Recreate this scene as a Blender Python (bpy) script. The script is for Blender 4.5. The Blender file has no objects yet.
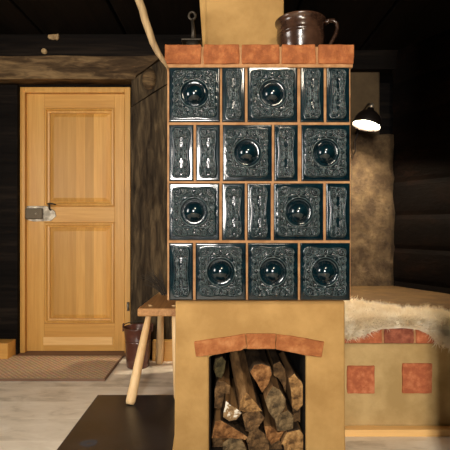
import bpy, bmesh, math, random
import numpy as np
from mathutils import Vector, Matrix, noise
random.seed(7); rng = np.random.default_rng(7)
SC = bpy.context.scene
COL = SC.collection
F, EYE = 450.0, 0.906

# ---------------------------------------------------------------- camera, light, exposure
cd = bpy.data.cameras.new('camera'); cd.lens = 36; cd.sensor_width = 36
cam = bpy.data.objects.new('camera', cd); COL.objects.link(cam)
cam.location = (0, 0, EYE); cam.rotation_euler = (math.pi/2, 0, 0)
SC.camera = cam
SC.view_settings.view_transform = 'Standard'
SC.view_settings.look = 'None'
SC.view_settings.gamma = 1
SC.view_settings.use_curve_mapping = False
SC.view_settings.exposure = 0.0
w = bpy.data.worlds.new('sky'); SC.world = w; w.use_nodes = True
w.node_tree.nodes['Background'].inputs[0].default_value = (0.85, 0.92, 1, 1)
w.node_tree.nodes['Background'].inputs[1].default_value = 0.6

def area(name, loc, target, sx, sy, power, color):
    l = bpy.data.lights.new(name, 'AREA'); l.shape = 'RECTANGLE'; l.size = sx; l.size_y = sy
    l.energy = power; l.color = color
    o = bpy.data.objects.new(name, l); COL.objects.link(o); o.location = loc
    o.rotation_euler = (Vector(target)-Vector(loc)).to_track_quat('-Z', 'Y').to_euler()
    return o
WX0, WX1, WZ0, WZ1 = -0.90, -0.15, 0.85, 2.12          # window behind the camera
area('window_and_added_light', ((WX0+WX1)/2, -3.12, (WZ0+WZ1)/2), ((WX0+WX1)/2, 0, (WZ0+WZ1)/2), WX1-WX0+.1, WZ1-WZ0+.1, 330, (1, 0.94, 0.86))
# side light through an unseen window added in the left wall as fill
VY0, VY1, VZ0, VZ1 = 0.30, 1.10, 0.85, 1.85
area('window_and_added_light', (-2.52, (VY0+VY1)/2, (VZ0+VZ1)/2), (0, (VY0+VY1)/2, (VZ0+VZ1)/2), VY1-VY0+.1, VZ1-VZ0+.1, 80, (1, 0.95, 0.88))
# warm overhead fill light added behind the camera, no lamp body
area('added_overhead_light', (0.35, -0.10, 2.12), (0.35, 0.9, 0), 0.30, 0.30, 27, (1, 0.86, 0.66))

# ---------------------------------------------------------------- helpers
def S(r, g, b):
    f = lambda c: (c/255/12.92 if c/255 <= .04045 else ((c/255+.055)/1.055)**2.4)
    return (f(r), f(g), f(b), 1)
def at(px, py, Y):
    return Vector(((px-225)*Y/F, Y, EYE+(225-py)*Y/F))
def X(px, Y): return (px-225)*Y/F
def Z(py, Y): return EYE+(225-py)*Y/F

def wl(o):
    v = Vector((0, 0, 0))
    while o: v += o.location; o = o.parent
    return v
def thing(name, loc, label, cat, group=None):
    o = bpy.data.objects.new(name, None); COL.objects.link(o); o.location = loc
    o.empty_display_size = .05
    return tag(o, label, cat, group)
def tag(o, label, cat=None, group=None):
    o['label'] = label
    if cat: o['category'] = cat
    if group: o['group'] = group
    return o
def struct(o):
    o['kind'] = 'structure'; return o

class MB:
    def __init__(s): s.bm = bmesh.new()
    def box(s, x0, x1, y0, y1, z0, z1):
        r = bmesh.ops.create_cube(s.bm, size=1, matrix=Matrix.Translation(((x0+x1)/2, (y0+y1)/2, (z0+z1)/2)) @ Matrix.Diagonal((abs(x1-x0), abs(y1-y0), abs(z1-z0), 1)))
        return r['verts']
    def prism(s, pts, y0, y1, d=(0, 0), shrink=1.0):
        """polygon of (x,z) extruded from y0 to y1, the far end moved by d"""
        a = [s.bm.verts.new((x, y0, z)) for x, z in pts]
        cx = sum(p[0] for p in pts)/len(pts); cz = sum(p[1] for p in pts)/len(pts)
        b = [s.bm.verts.new((cx+(x-cx)*shrink+d[0], y1, cz+(z-cz)*shrink+d[1])) for x, z in pts]
        s.bm.faces.new(a); s.bm.faces.new(b[::-1])
        n = len(a)
        for i in range(n): s.bm.faces.new((a[i], b[i], b[(i+1) % n], a[(i+1) % n]))
        bmesh.ops.recalc_face_normals(s.bm, faces=s.bm.faces)
        return a, b
    def poly(s, pts3, h):
        """polygon of 3d points extruded by vector h"""
        a = [s.bm.verts.new(p) for p in pts3]; b = [s.bm.verts.new(Vector(p)+Vector(h)) for p in pts3]
        s.bm.faces.new(a); s.bm.faces.new(b[::-1]); n = len(a)
        for i in range(n): s.bm.faces.new((a[i], b[i], b[(i+1) % n], a[(i+1) % n]))
        bmesh.ops.recalc_face_normals(s.bm, faces=s.bm.faces)
    def tube(s, pts, rad, seg=12, caps=True):
        pts = [Vector(p) for p in pts]; n = len(pts)
        if not hasattr(rad, '__len__'): rad = [rad]*n
        rings = []; up = None
        for i, p in enumerate(pts):
            t = (pts[min(i+1, n-1)]-pts[max(i-1, 0)]).normalized()
            if up is None:
                up = Vector((0, 0, 1)) if abs(t.z) < .9 else Vector((1, 0, 0))
            u = (up-t*up.dot(t)).normalized(); v = t.cross(u); up = u
            rings.append([s.bm.verts.new(p+(u*math.cos(2*math.pi*k/seg)+v*math.sin(2*math.pi*k/seg))*rad[i]) for k in range(seg)])
        for i in range(n-1):
            for k in range(seg):
                s.bm.faces.new((rings[i][k], rings[i][(k+1) % seg], rings[i+1][(k+1) % seg], rings[i+1][k]))
        if caps:
            s.bm.faces.new(rings[0][::-1]); s.bm.faces.new(rings[-1])
        bmesh.ops.recalc_face_normals(s.bm, faces=s.bm.faces)
    def lathe(s, prof, c, seg=48, mat=None):
        """prof: list of (r, z); revolve about z at c; mat optional 4x4 applied before c"""
        rings = []
        for r, z in prof:
            if r < 1e-5: rings.append([s.bm.verts.new((0, 0, z))])
            else: rings.append([s.bm.verts.new((r*math.cos(2*math.pi*k/seg), r*math.sin(2*math.pi*k/seg), z)) for k in range(seg)])
        for a, b in zip(rings[:-1], rings[1:]):
            for k in range(seg):
                k2 = (k+1) % seg
                f = [a[k % len(a)], a[k2 % len(a)], b[k2 % len(b)], b[k % len(b)]]
                q = []
                for v in f:
                    if v not in q: q.append(v)
                if len(q) > 2: s.bm.faces.new(q)
        vs = [v for r in rings for v in r]
        M = Matrix.Translation(c) @ (mat if mat else Matrix.Identity(4))
        for v in vs: v.co = M @ v.co
        bmesh.ops.recalc_face_normals(s.bm, faces=s.bm.faces)
    def rough(s, amp, scale, seed=0, cuts=0):
        if cuts:
            bmesh.ops.subdivide_edges(s.bm, edges=s.bm.edges, cuts=cuts, use_grid_fill=True)
        for v in s.bm.verts:
            v.co += noise.noise_vector(v.co*scale+Vector((seed*7.3, seed*3.1, seed)))*amp
    def build(s, name, mat, parent=None, bevel=0, seg=2, smooth=False, loc=None):
        me = bpy.data.meshes.new(name)
        o = bpy.data.objects.new(name, me); COL.objects.link(o)
        if parent is not None: o.parent = parent
        off = wl(parent) if parent is not None else Vector(loc or (0, 0, 0))
        if parent is None: o.location = off
        bmesh.ops.translate(s.bm, verts=s.bm.verts, vec=-off)
        s.bm.to_mesh(me); s.bm.free()
        me.materials.append(mat)
        if smooth: 
            for p in me.polygons: p.use_smooth = True
        if bevel:
            m = o.modifiers.new('bevel', 'BEVEL'); m.width = bevel; m.segments = seg; m.limit_method = 'ANGLE'; m.angle_limit = .6
            m.harden_normals = False
        return o

# ---------------------------------------------------------------- materials
def new_mat(name, rough=.6, spec=.5):
    m = bpy.data.materials.new(name); m.use_nodes = True
    b = m.node_tree.nodes['Principled BSDF']
    b.inputs['Roughness'].default_value = rough
    b.inputs['Specular IOR Level'].default_value = spec
    return m, m.node_tree.nodes, m.node_tree.links, b
def ramp(nd, stops):
    r = nd.new('ShaderNodeValToRGB'); e = r.color_ramp.elements
    e[0].position, e[0].color = stops[0]; e[1].position, e[1].color = stops[-1]
    for p, c in stops[1:-1]:
        k = e.new(p); k.color = c
    return r
def mottled(name, stops, scale, rough=.8, bump=.2, bscale=None, detail=6, stretch=(1, 1, 1), spec=.3, dist=.01, metallic=0, rmin=.4, rmax=.65):
    m, nd, ln, b = new_mat(name, rough, spec); b.inputs['Metallic'].default_value = metallic
    tc = nd.new('ShaderNodeTexCoord'); mp = nd.new('ShaderNodeMapping'); mp.inputs['Scale'].default_value = stretch
    ln.new(tc.outputs['Object'], mp.inputs['Vector'])
    n = nd.new('ShaderNodeTexNoise'); n.inputs['Scale'].default_value = scale; n.inputs['Detail'].default_value = detail; n.inputs['Roughness'].default_value = .62
    ln.new(mp.outputs[0], n.inputs['Vector'])
    r = ramp(nd, [(rmin+(rmax-rmin)*p, c) for p, c in stops]); ln.new(n.outputs['Fac'], r.inputs['Fac']); ln.new(r.outputs['Color'], b.inputs['Base Color'])
    if bump:
        n2 = nd.new('ShaderNodeTexNoise'); n2.inputs['Scale'].default_value = bscale or scale*4; n2.inputs['Detail'].default_value = 8
        ln.new(mp.outputs[0], n2.inputs['Vector'])
        bp = nd.new('ShaderNodeBump'); bp.inputs['Strength'].default_value = bump; bp.inputs['Distance'].default_value = dist
        ln.new(n2.outputs['Fac'], bp.inputs['Height']); ln.new(bp.outputs['Normal'], b.inputs['Normal'])
    return m
def wood(name, stops, along='Z', fine=60, rough=.5, bump=.15, stave=None, stave_amt=.25, spec=.3, stretch=.05, knots=False):
    m, nd, ln, b = new_mat(name, rough, spec)
    tc = nd.new('ShaderNodeTexCoord'); mp = nd.new('ShaderNodeMapping')
    sc = [1, 1, 1]; sc['XYZ'.index(along)] = stretch
    mp.inputs['Scale'].default_value = sc
    ln.new(tc.outputs['Object'], mp.inputs['Vector'])
    vec = mp.outputs[0]; wn = None
    if stave:
        sp = nd.new('ShaderNodeSeparateXYZ'); ln.new(tc.outputs['Object'], sp.inputs[0])
        md = nd.new('ShaderNodeMath'); md.operation = 'MULTIPLY'; md.inputs[1].default_value = 1/stave[1]
        ln.new(sp.outputs['XYZ'.index(stave[0])], md.inputs[0])
        fl = nd.new('ShaderNodeMath'); fl.operation = 'FLOOR'; ln.new(md.outputs[0], fl.inputs[0])
        wn = nd.new('ShaderNodeTexWhiteNoise'); wn.noise_dimensions = '1D'; ln.new(fl.outputs[0], wn.inputs['W'])
        va = nd.new('ShaderNodeVectorMath'); va.operation = 'MULTIPLY_ADD'; va.inputs[1].default_value = (3, 3, 3)
        ln.new(wn.outputs['Color'], va.inputs[0]); ln.new(vec, va.inputs[2]); vec = va.outputs[0]
    n = nd.new('ShaderNodeTexNoise'); n.inputs['Scale'].default_value = fine; n.inputs['Detail'].default_value = 5; n.inputs['Roughness'].default_value = .6; n.inputs['Distortion'].default_value = .6
    ln.new(vec, n.inputs['Vector'])
    n3 = nd.new('ShaderNodeTexNoise'); n3.inputs['Scale'].default_value = fine*.18; n3.inputs['Detail'].default_value = 3
    ln.new(vec, n3.inputs['Vector'])
    ad = nd.new('ShaderNodeMath'); ad.operation = 'MULTIPLY_ADD'; ad.inputs[1].default_value = .5
    hf = nd.new('ShaderNodeMath'); hf.operation = 'MULTIPLY'; hf.inputs[1].default_value = .5
    ln.new(n3.outputs['Fac'], hf.inputs[0]); ln.new(n.outputs['Fac'], ad.inputs[0]); ln.new(hf.outputs[0], ad.inputs[2])
    r = ramp(nd, [(.36+.28*p, c) for p, c in stops]); ln.new(ad.outputs[0], r.inputs['Fac'])
    col = r.outputs['Color']
    if knots:
        kv = nd.new('ShaderNodeTexVoronoi'); kv.inputs['Scale'].default_value = 2.3
        mp2 = nd.new('ShaderNodeMapping'); s2 = [1.6, 1.6, 1.6]; s2['XYZ'.index(along)] = .8; mp2.inputs['Scale'].default_value = s2
        ln.new(tc.outputs['Object'], mp2.inputs[0]); ln.new(mp2.outputs[0], kv.inputs['Vector'])
        kr = ramp(nd, [(0.03, (.25, .17, .1, 1)), (.1, (1, 1, 1, 1))]); ln.new(kv.outputs['Distance'], kr.inputs['Fac'])
        mk = nd.new('ShaderNodeMix'); mk.data_type = 'RGBA'; mk.blend_type = 'MULTIPLY'; mk.inputs['Factor'].default_value = .8
        ln.new(col, mk.inputs[6]); ln.new(kr.outputs[0], mk.inputs[7]); col = mk.outputs[2]
    if wn:
        hs = nd.new('ShaderNodeHueSaturation')
        ma = nd.new('ShaderNodeMath'); ma.operation = 'MULTIPLY_ADD'; ma.inputs[1].default_value = stave_amt; ma.inputs[2].default_value = 1-stave_amt*.5
        ln.new(wn.outputs['Value'], ma.inputs[0]); ln.new(ma.outputs[0], hs.inputs['Value']); ln.new(col, hs.inputs['Color']); col = hs.outputs[0]
    ln.new(col, b.inputs['Base Color'])
    if bump:
        bp = nd.new('ShaderNodeBump'); bp.inputs['Strength'].default_value = bump; bp.inputs['Distance'].default_value = .01
        ln.new(ad.outputs[0], bp.inputs['Height']); ln.new(bp.outputs['Normal'], b.inputs['Normal'])
    return m
def plain(name, c, rough=.5, metallic=0, spec=.5, coat=0):
    m, nd, ln, b = new_mat(name, rough, spec); b.inputs['Base Color'].default_value = c; b.inputs['Metallic'].default_value = metallic
    b.inputs['Coat Weight'].default_value = coat
    return m
M = {}
M['soot_wood'] = wood('soot_wood', [(0, S(9, 7, 6)), (.6, S(20, 16, 13)), (1, S(36, 29, 23))], 'X', 40, .7, .5, spec=.06)
M['ceiling_wood'] = wood('ceiling_wood', [(0, S(12, 10, 8)), (1, S(26, 21, 17))], 'Y', 40, .7, .4, spec=.06)
M['post_wood'] = wood('post_wood', [(0, S(24, 18, 13)), (.45, S(60, 49, 35)), (1, S(104, 87, 62))], 'Z', 38, .75, 1.0, knots=True, stretch=.16, spec=.1)
M['lintel_wood'] = wood('lintel_wood', [(0, S(30, 22, 15)), (.5, S(76, 59, 40)), (1, S(128, 104, 72))], 'X', 36, .75, 1.0, knots=True, stretch=.2, spec=.1)
M['log_wall'] = wood('log_wall', [(0, S(6, 4, 4)), (.6, S(12, 8, 6)), (1, S(26, 16, 11))], 'Y', 40, .75, .6, spec=.06)
pine = [(0, S(188, 136, 66)), (.5, S(199, 148, 75)), (1, S(209, 160, 86))]
M['pine_v'] = wood('pine_vertical', pine, 'Z', 60, .38, .06, spec=.4)
M['pine_h'] = wood('pine_horizontal', pine, 'X', 60, .38, .06, spec=.4)
M['pine_stave'] = wood('pine_staves', pine, 'Z', 55, .38, .06, stave=('X', .062), stave_amt=.34, spec=.4)
M['pine_pale'] = wood('pine_pale', [(0, S(214, 164, 96)), (1, S(238, 194, 128))], 'X', 50, .4, .06, spec=.4)
M['stool_seat'] = wood('stool_seat_wood', [(0, S(150, 102, 58)), (1, S(202, 152, 96))], 'Y', 55, .45, .1)
M['stool_leg'] = wood('stool_leg_wood', [(0, S(214, 172, 118)), (1, S(240, 208, 158))], 'Z', 50, .45, .05)
M['threshold'] = wood('threshold_wood', [(0, S(92, 66, 50)), (1, S(136, 104, 82))], 'X', 50, .6, .2)
M['branch'] = wood('branch_wood', [(0, S(118, 94, 64)), (1, S(178, 150, 108))], 'Z', 50, .6, .3)
M['floor'] = wood('limewashed_floor', [(0, S(188, 174, 152)), (.35, S(222, 209, 188)), (1, S(242, 232, 214))], 'X', 14, .5, .08, stave=('Y', .21), stave_amt=.1, stretch=.45, spec=.35)
M['plaster'] = mottled('ochre_plaster', [(0, S(160, 123, 70)), (1, S(182, 144, 87))], 5, .75, .12, 40, spec=.25)
M['bench_plaster'] = mottled('bench_plaster', [(0, S(164, 136, 88)), (1, S(190, 162, 112))], 6, .8, .15, 40, spec=.25)
M['wall_plaster'] = mottled('smooth_wall_plaster', [(0, S(66, 53, 35)), (1, S(84, 69, 47))], 4, .85, .15, 30)
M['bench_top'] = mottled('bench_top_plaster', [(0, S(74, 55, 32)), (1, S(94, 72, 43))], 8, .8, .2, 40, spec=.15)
M['stone'] = mottled('rough_masonry', [(0, S(58, 44, 29)), (.3, S(74, 59, 40)), (.65, S(82, 66, 45)), (1, S(96, 79, 56))], 13, .9, .9, 22, detail=8, dist=.02)
M['brick'] = mottled('terracotta_brick', [(0, S(134, 74, 36)), (.5, S(150, 86, 44)), (1, S(166, 102, 56))], 30, .75, .5, 70, spec=.3)
M['brick_red'] = mottled('red_brick', [(0, S(160, 88, 56)), (.5, S(178, 102, 66)), (1, S(196, 124, 86))], 34, .8, .5, 60, spec=.25)
M['brick_brown'] = mottled('brown_brick', [(0, S(120, 62, 44)), (1, S(160, 96, 72))], 34, .8, .4, 60, spec=.25)
M['arch_brick'] = mottled('arch_brick', [(0, S(146, 86, 46)), (.5, S(164, 102, 58)), (1, S(178, 120, 74))], 24, .8, .5, 60, spec=.25)
M['mortar'] = mottled('mortar', [(0, S(150, 108, 70)), (1, S(180, 136, 94))], 20, .85, .2, 60)
M['soot'] = mottled('soot', [(0, S(14, 12, 10)), (1, S(32, 26, 20))], 10, .95, .3, 40, spec=.1)
M['iron_sheet'] = mottled('black_iron_sheet', [(0, S(24, 23, 25)), (1, S(40, 38, 40))], 5, .34, .06, 60, spec=.5, dist=.004)
M['iron'] = plain('dark_iron', S(62, 55, 46), .5, .7)
M['steel'] = mottled('worn_steel', [(0, S(120, 112, 98)), (1, S(188, 178, 160))], 30, .4, .2, 60, metallic=.8)
M['lock_iron'] = plain('lock_iron', S(84, 74, 58), .45, .7)
M['lamp_shade'] = plain('lamp_shade_enamel', S(20, 14, 11), .5, 0, .3)
M['rug'] = None
M['bucket'] = plain('brown_enamel', S(80, 42, 32), .3, 0, .5, .4)
M['bucket_in'] = plain('bucket_inside', S(40, 28, 24), .6)
M['dark_twig'] = plain('dark_twig', S(48, 40, 30), .8)
M['glaze_pot'] = mottled('brown_glaze', [(0, S(44, 28, 20)), (1, S(76, 52, 38))], 12, .2, .05, 30, spec=.6)

def tile_glaze():
    m, nd, ln, b = new_mat('deep_blue_glaze', .11, .5)
    tc = nd.new('ShaderNodeTexCoord'); n = nd.new('ShaderNodeTexNoise'); n.inputs['Scale'].default_value = 25; n.inputs['Detail'].default_value = 4
    ln.new(tc.outputs['Object'], n.inputs['Vector'])
    r = ramp(nd, [(.35, S(3, 16, 22)), (.65, S(7, 32, 39))]); ln.new(n.outputs['Fac'], r.inputs['Fac'])
    # the raised ornament is mixed towards a paler grey-green by its height
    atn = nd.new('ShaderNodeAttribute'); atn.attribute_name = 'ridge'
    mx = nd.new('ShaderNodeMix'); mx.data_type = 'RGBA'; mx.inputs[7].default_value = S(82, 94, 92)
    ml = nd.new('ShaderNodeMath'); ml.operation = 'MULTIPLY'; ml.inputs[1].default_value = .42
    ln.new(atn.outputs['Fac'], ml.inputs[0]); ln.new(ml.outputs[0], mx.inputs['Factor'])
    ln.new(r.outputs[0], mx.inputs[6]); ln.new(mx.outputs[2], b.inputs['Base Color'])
    b.inputs['Coat Weight'].default_value = .3; b.inputs['Coat Roughness'].default_value = .05
    return m
M['glaze'] = tile_glaze()
def rug_mat():
    m, nd, ln, b = new_mat('woven_doormat', .95, .1)
    tc = nd.new('ShaderNodeTexCoord')
    ck = nd.new('ShaderNodeTexChecker'); ck.inputs['Scale'].default_value = 62
    ck.inputs['Color1'].default_value = S(200, 166, 132); ck.inputs['Color2'].default_value = S(238, 206, 168)
    ln.new(tc.outputs['Object'], ck.inputs['Vector'])
    n = nd.new('ShaderNodeTexNoise'); n.inputs['Scale'].default_value = 40; ln.new(tc.outputs['Object'], n.inputs['Vector'])
    mx = nd.new('ShaderNodeMix'); mx.data_type = 'RGBA'; mx.blend_type = 'MULTIPLY'; mx.inputs[0].default_value = .5
    ln.new(ck.outputs['Color'], mx.inputs[6]); ln.new(n.outputs['Color'], mx.inputs[7]); ln.new(mx.outputs[2], b.inputs['Base Color'])
    bp = nd.new('ShaderNodeBump'); bp.inputs['Strength'].default_value = .8; bp.inputs['Distance'].default_value = .004
    ln.new(ck.outputs['Fac'], bp.inputs['Height']); ln.new(bp.outputs[0], b.inputs['Normal'])
    return m
M['rug'] = rug_mat()
def emit(name, c, s):
    m, nd, ln, b = new_mat(name); b.inputs['Base Color'].default_value = (1, 1, 1, 1); b.inputs['Emission Color'].default_value = c; b.inputs['Emission Strength'].default_value = s
    return m

# ---------------------------------------------------------------- the setting
XL, XR, YF, YB, ZC = -2.4, 1.9, -3.0, 3.18, 2.2
b = MB(); b.box(XL, XR+.2, YF, 3.6, -.1, 0); struct(b.build('floor', M['floor']))
b = MB()
edges = [XL, -1.795, -1.236, -.678, -.12, .44, 1.0, 1.55, XR+.2]
for x0, x1 in zip(edges[:-1], edges[1:]): b.box(x0+.009, x1-.009, YF, 3.6, ZC, ZC+.06)
b.box(XL, XR+.2, YF, 3.6, ZC+.04, ZC+.14)
struct(b.build('ceiling', M['ceiling_wood'], bevel=.008))
b = MB()
b.box(XL-.1, XL, YF, VY0, 0, ZC); b.box(XL-.1, XL, VY1, 3.6, 0, ZC); b.box(XL-.1, XL, VY0, VY1, 0, VZ0); b.box(XL-.1, XL, VY0, VY1, VZ1, ZC)
struct(b.build('wall_left', M['soot_wood']))
b = MB()
for y in (VY0, VY1-.05, (VY0+VY1)/2-.02): b.box(XL-.07, XL-.02, y, y+.05, VZ0, VZ1)
for z in (VZ0, VZ1-.045, VZ0+.6): b.box(XL-.068, XL-.022, VY0, VY1, z, z+.045)
struct(b.build('added_window', M['pine_v']))  # unseen frame, added to go with the side fill light
# wall behind the camera, with its window
b = MB()
b.box(XL, WX0, YF-.1, YF, 0, ZC); b.box(WX1, XR+.2, YF-.1, YF, 0, ZC)
b.box(WX0, WX1, YF-.1, YF, 0, WZ0); b.box(WX0, WX1, YF-.1, YF, WZ1, ZC)
struct(b.build('wall_front', M['soot_wood']))
b = MB()
for x in (WX0, WX1-.05, (WX0+WX1)/2-.02): b.box(x, x+(.05 if x != (WX0+WX1)/2-.02 else .04), YF-.07, YF-.02, WZ0, WZ1)
for z in (WZ0, WZ1-.05, WZ0+.62*(WZ1-WZ0)): b.box(WX0, WX1, YF-.068, YF-.022, z, z+.045)
struct(b.build('window_1', M['pine_v']))
# door wall: dark timber around the doorway
b = MB()
dx0, dx1, dzt = X(19, YB), X(130.5, YB), Z(87, YB)
b.box(XL, dx0, YB, YB+.2, 0, ZC); b.box(dx1, .2, YB, YB+.2, 0, ZC); b.box(dx0, dx1, YB, YB+.2, dzt, ZC)
b.box(dx0, dx1, YB+.16, YB+.2, 0, dzt)
struct(b.build('wall_back', M['soot_wood']))
# corner masonry right of the stove
YM = 3.35
b = MB()
vs = b.box(.2, X(394, YM), YM, YM+.3, 0, Z(134, YM))
b.rough(.022, 7, 1, 24)
struct(b.build('wall_corner', M['stone'], smooth=True))
b = MB(); b.box(.2, X(380, YM+.05), YM+.05, YM+.3, Z(134, YM)-.03, Z(71, YM+.05)); struct(b.build('trim_1', M['wall_plaster'], bevel=.012))
b = MB(); b.box(.2, XR+.2, YM+.3, YM+.36, 0, ZC); b.box(.2, 1.4, YM-.02, YM+.3, Z(70, YM), ZC)
struct(b.build('wall_recess', M['soot_wood']))
# right log wall, slanting out from the corner, then straight on
def log_wall(name, p0, p1, n, thick):
    b = MB(); p0 = Vector((p0[0], p0[1], 0)); p1 = Vector((p1[0], p1[1], 0)); h = ZC/n
    nrm = (p1-p0).normalized().cross(Vector((0, 0, 1))); 
    if nrm.x < 0: nrm = -nrm
    for i in range(n):
        sec = []
        for k in range(9):
            t = k/8; bul = math.sin(math.pi*t)**.5*.014
            sec.append((-bul+.014, i*h+t*h))
        sec += [(thick, (i+1)*h), (thick, i*h)]
        b.poly([p0+nrm*u+Vector((0, 0, z)) for u, z in sec], p1-p0)
    return struct(b.build(name, M['log_wall']))
log_wall('wall_right', (1.25, 3.36), (1.93, 2.1), 9, .2)
log_wall('wall_side', (1.93, 2.1), (1.93, YF), 9, .2)
# timber round the door
YT = 3.04
pt = lambda px, py, y=YT: (X(px, y), Z(py, y))
b = MB()
l0, l1 = pt(-60, 56), pt(157, 58)
prof = [(YT, Z(56, YT)), (YT, Z(79, YT)), (YB, Z(85, YB)), (YB, Z(56, YT))]
b.poly([(X(-90, YT), y, z) for y, z in prof], (X(136, YT)-X(-90, YT), 0, 0))
b.prism([pt(135, 56), pt(164, 56), pt(157.5, 60), pt(135, 76)], YT, YB)
b.rough(.008, 6, 3, 5)
struct(b.build('trim_2', M['lintel_wood'], smooth=False))
b = MB(); b.prism([pt(131.2, 79.5), pt(135, 77.3), pt(158, 61), pt(170, 54), pt(170, 81), pt(131.2, 106.5)], YT+.006, YB)
b.rough(.006, 7, 4, 4)
tb = struct(b.build('trim_3', M['post_wood']))
kn = MB(); kn.lathe([(0, .022), (.03, .021), (.052, .012), (.06, -.02)], (0, 0, 0), 24, Matrix.Translation((X(149, YT), YT+.004, Z(79, YT))) @ Matrix.Rotation(math.pi/2, 4, 'X') @ Matrix.Diagonal((.85, 1.35, 1, 1)))
kn.rough(.004, 14, 2); kn.build('knot', M['lintel_wood'], tb, smooth=True)
b = MB(); b.prism([pt(130.5, 108.2), pt(170, 82.6), (X(170, YT), 0), (X(130.5, YT), 0)], YT, YB); b.rough(.007, 5, 5, 9)
struct(b.build('trim_4', M['post_wood']))
b = MB(); b.box(XL, X(17.5, 3.12), 3.12, YB, 0, Z(84, 3.12)); struct(b.build('trim_5', M['soot_wood'], bevel=.01))
# beam under the ceiling above the lintel, with its two pegs
b = MB(); b.box(XL, .15, YT+.015, YB, Z(56, YT)+.004, ZC); b.rough(.004, 5, 6, 4)
tr = struct(b.build('trim_6', M['soot_wood']))
c = at(44.5, 51.5, YT+.01)
k = MB(); k.lathe([(0, .02), (.014, .018), (.018, .012), (.018, -.03)], c, 14, Matrix.Rotation(math.pi/2, 4, 'X')); k.build('peg', M['branch'], tr, smooth=True)
c = at(54, 37.5, YT+.01)
k = MB(); k.box(c.x-.032, c.x+.035, YT-.002, YT+.03, c.z-.012, c.z+.014); k.rough(.014, 40, 2, 4); k.build('splinter', M['branch'], tr)
# skirting steps either side of the door, and the threshold
b = MB(); b.box(XL, X(7.5, 3.0), 3.0, 3.12, 0, Z(343.5, 3.0)); struct(b.build('baseboard_left', M['pine_h'], bevel=.004))
b = MB(); b.box(X(152, 2.99), -.2, 2.99, 3.04, 0, Z(341, 2.99)); struct(b.build('baseboard_back', M['pine_h'], bevel=.004))
b = MB(); b.box(X(18.5, YB), X(129, YB), 3.092, YB+.1, 0, .007); struct(b.build('trim_7', M['threshold'], bevel=.004))
b = MB(); b.box(.475, 1.9, 1.924, 1.968, 0, .03); struct(b.build('baseboard_right', M['pine_pale'], bevel=.003))
# unseen timber post, added right of the camera to shade the bench end
b = MB(); b.box(.768, 1.0, 1.3, 1.5, 0, ZC); struct(b.build('shade_post', M['soot_wood'], bevel=.015))

# ---------------------------------------------------------------- the door
YD = 3.18
door = bpy.data.objects.new('door_1', None); COL.objects.link(door); door.location = (X(75, YD), YD, 0); struct(door)
b = MB()
zt = Z(87, YD-.02); f0, f1 = X(19, YD-.02), X(130.3, YD-.02)
j0, j1, zt2 = X(27.5, YD-.02), X(124.5, YD-.02), Z(92.5, YD-.02)
b.box(f0, j0-.02, YD-.02, YD+.1, .007, zt); b.box(j1, f1, YD-.02, YD+.1, .007, zt); b.box(j0-.02, j1, YD-.02, YD+.1, zt2, zt)
b.build('door_frame', M['pine_v'], door, bevel=.004)
YL = YD+.02                                              # leaf face
lx0, lx1, lz0, lz1 = X(25, YL), X(124.5, YL), .010, Z(92.5, YL)
pan = [(44.5, 114.5, 108, 206.5), (44.5, 114.5, 222.5, 323.5)]
px0, px1 = X(44.5, YL), X(114.5, YL)
b = MB()
b.box(lx0, px0, YL, YL+.045, lz0, lz1); b.box(px1, lx1, YL, YL+.045, lz0, lz1)
b.build('stile', M['pine_v'], door, bevel=.002)
b = MB()
b.box(px0, px1, YL+.0005, YL+.045, Z(108, YL), lz1); b.box(px0, px1, YL+.0005, YL+.045, Z(222.5, YL), Z(206.5, YL)); b.box(px0, px1, YL+.0005, YL+.045, lz0, Z(323.5, YL))
b.build('rail', M['pine_h'], door, bevel=.002)
for (a, c, t, d) in pan:
    x0, x1, z1, z0 = X(a, YL), X(c, YL), Z(t, YL), Z(d, YL)
    b = MB()                                              # moulding frame: mitred strip of rounded section
    sec = [(0, .004), (.006, -.008), (.016, -.010), (.022, .002), (.034, .006), (.036, .02), (0, .02)]
    rings = []
    for cx, cz, ix, iz in ((x0, z0, 1, 1), (x1, z0, -1, 1), (x1, z1, -1, -1), (x0, z1, 1, -1)):
        rings.append([b.bm.verts.new((cx+ix*u, YL+v, cz+iz*u)) for u, v in sec])
    for i in range(4):
        for k in range(len(sec)):
            r0, r1 = rings[i], rings[(i+1) % 4]; k2 = (k+1) % len(sec)
            b.bm.faces.new((r0[k], r0[k2], r1[k2], r1[k]))
    bmesh.ops.recalc_face_normals(b.bm, faces=b.bm.faces)
    b.build('moulding', M['pine_v'], door)
    b = MB()
    o, i_ = .034, .062
    A = [(x0+o, z0+o), (x1-o, z0+o), (x1-o, z1-o), (x0+o, z1-o)]; B = [(x0+i_, z0+i_), (x1-i_, z0+i_), (x1-i_, z1-i_), (x0+i_, z1-i_)]
    va = [b.bm.verts.new((x, YL+.018, z)) for x, z in A]; vb = [b.bm.verts.new((x, YL+.008, z)) for x, z in B]
    b.bm.faces.new(vb)
    for k in range(4): b.bm.faces.new((va[k], va[(k+1) % 4], vb[(k+1) % 4], vb[k]))
    vc = [b.bm.verts.new((x, YL+.03, z)) for x, z in A]
    for k in range(4): b.bm.faces.new((vc[k], vc[(k+1) % 4], va[(k+1) % 4], va[k]))
    b.bm.faces.new(vc[::-1]); bmesh.ops.recalc_face_normals(b.bm, faces=b.bm.faces)
    b.build('panel', M['pine_stave'], door)
b = MB(); b.box(X(43.5, YL), X(112.5, YL), YL-.004, YL+.01, Z(345, YL), Z(337, YL)); b.build('kick_strip', M['pine_pale'], door, bevel=.001)
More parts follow.
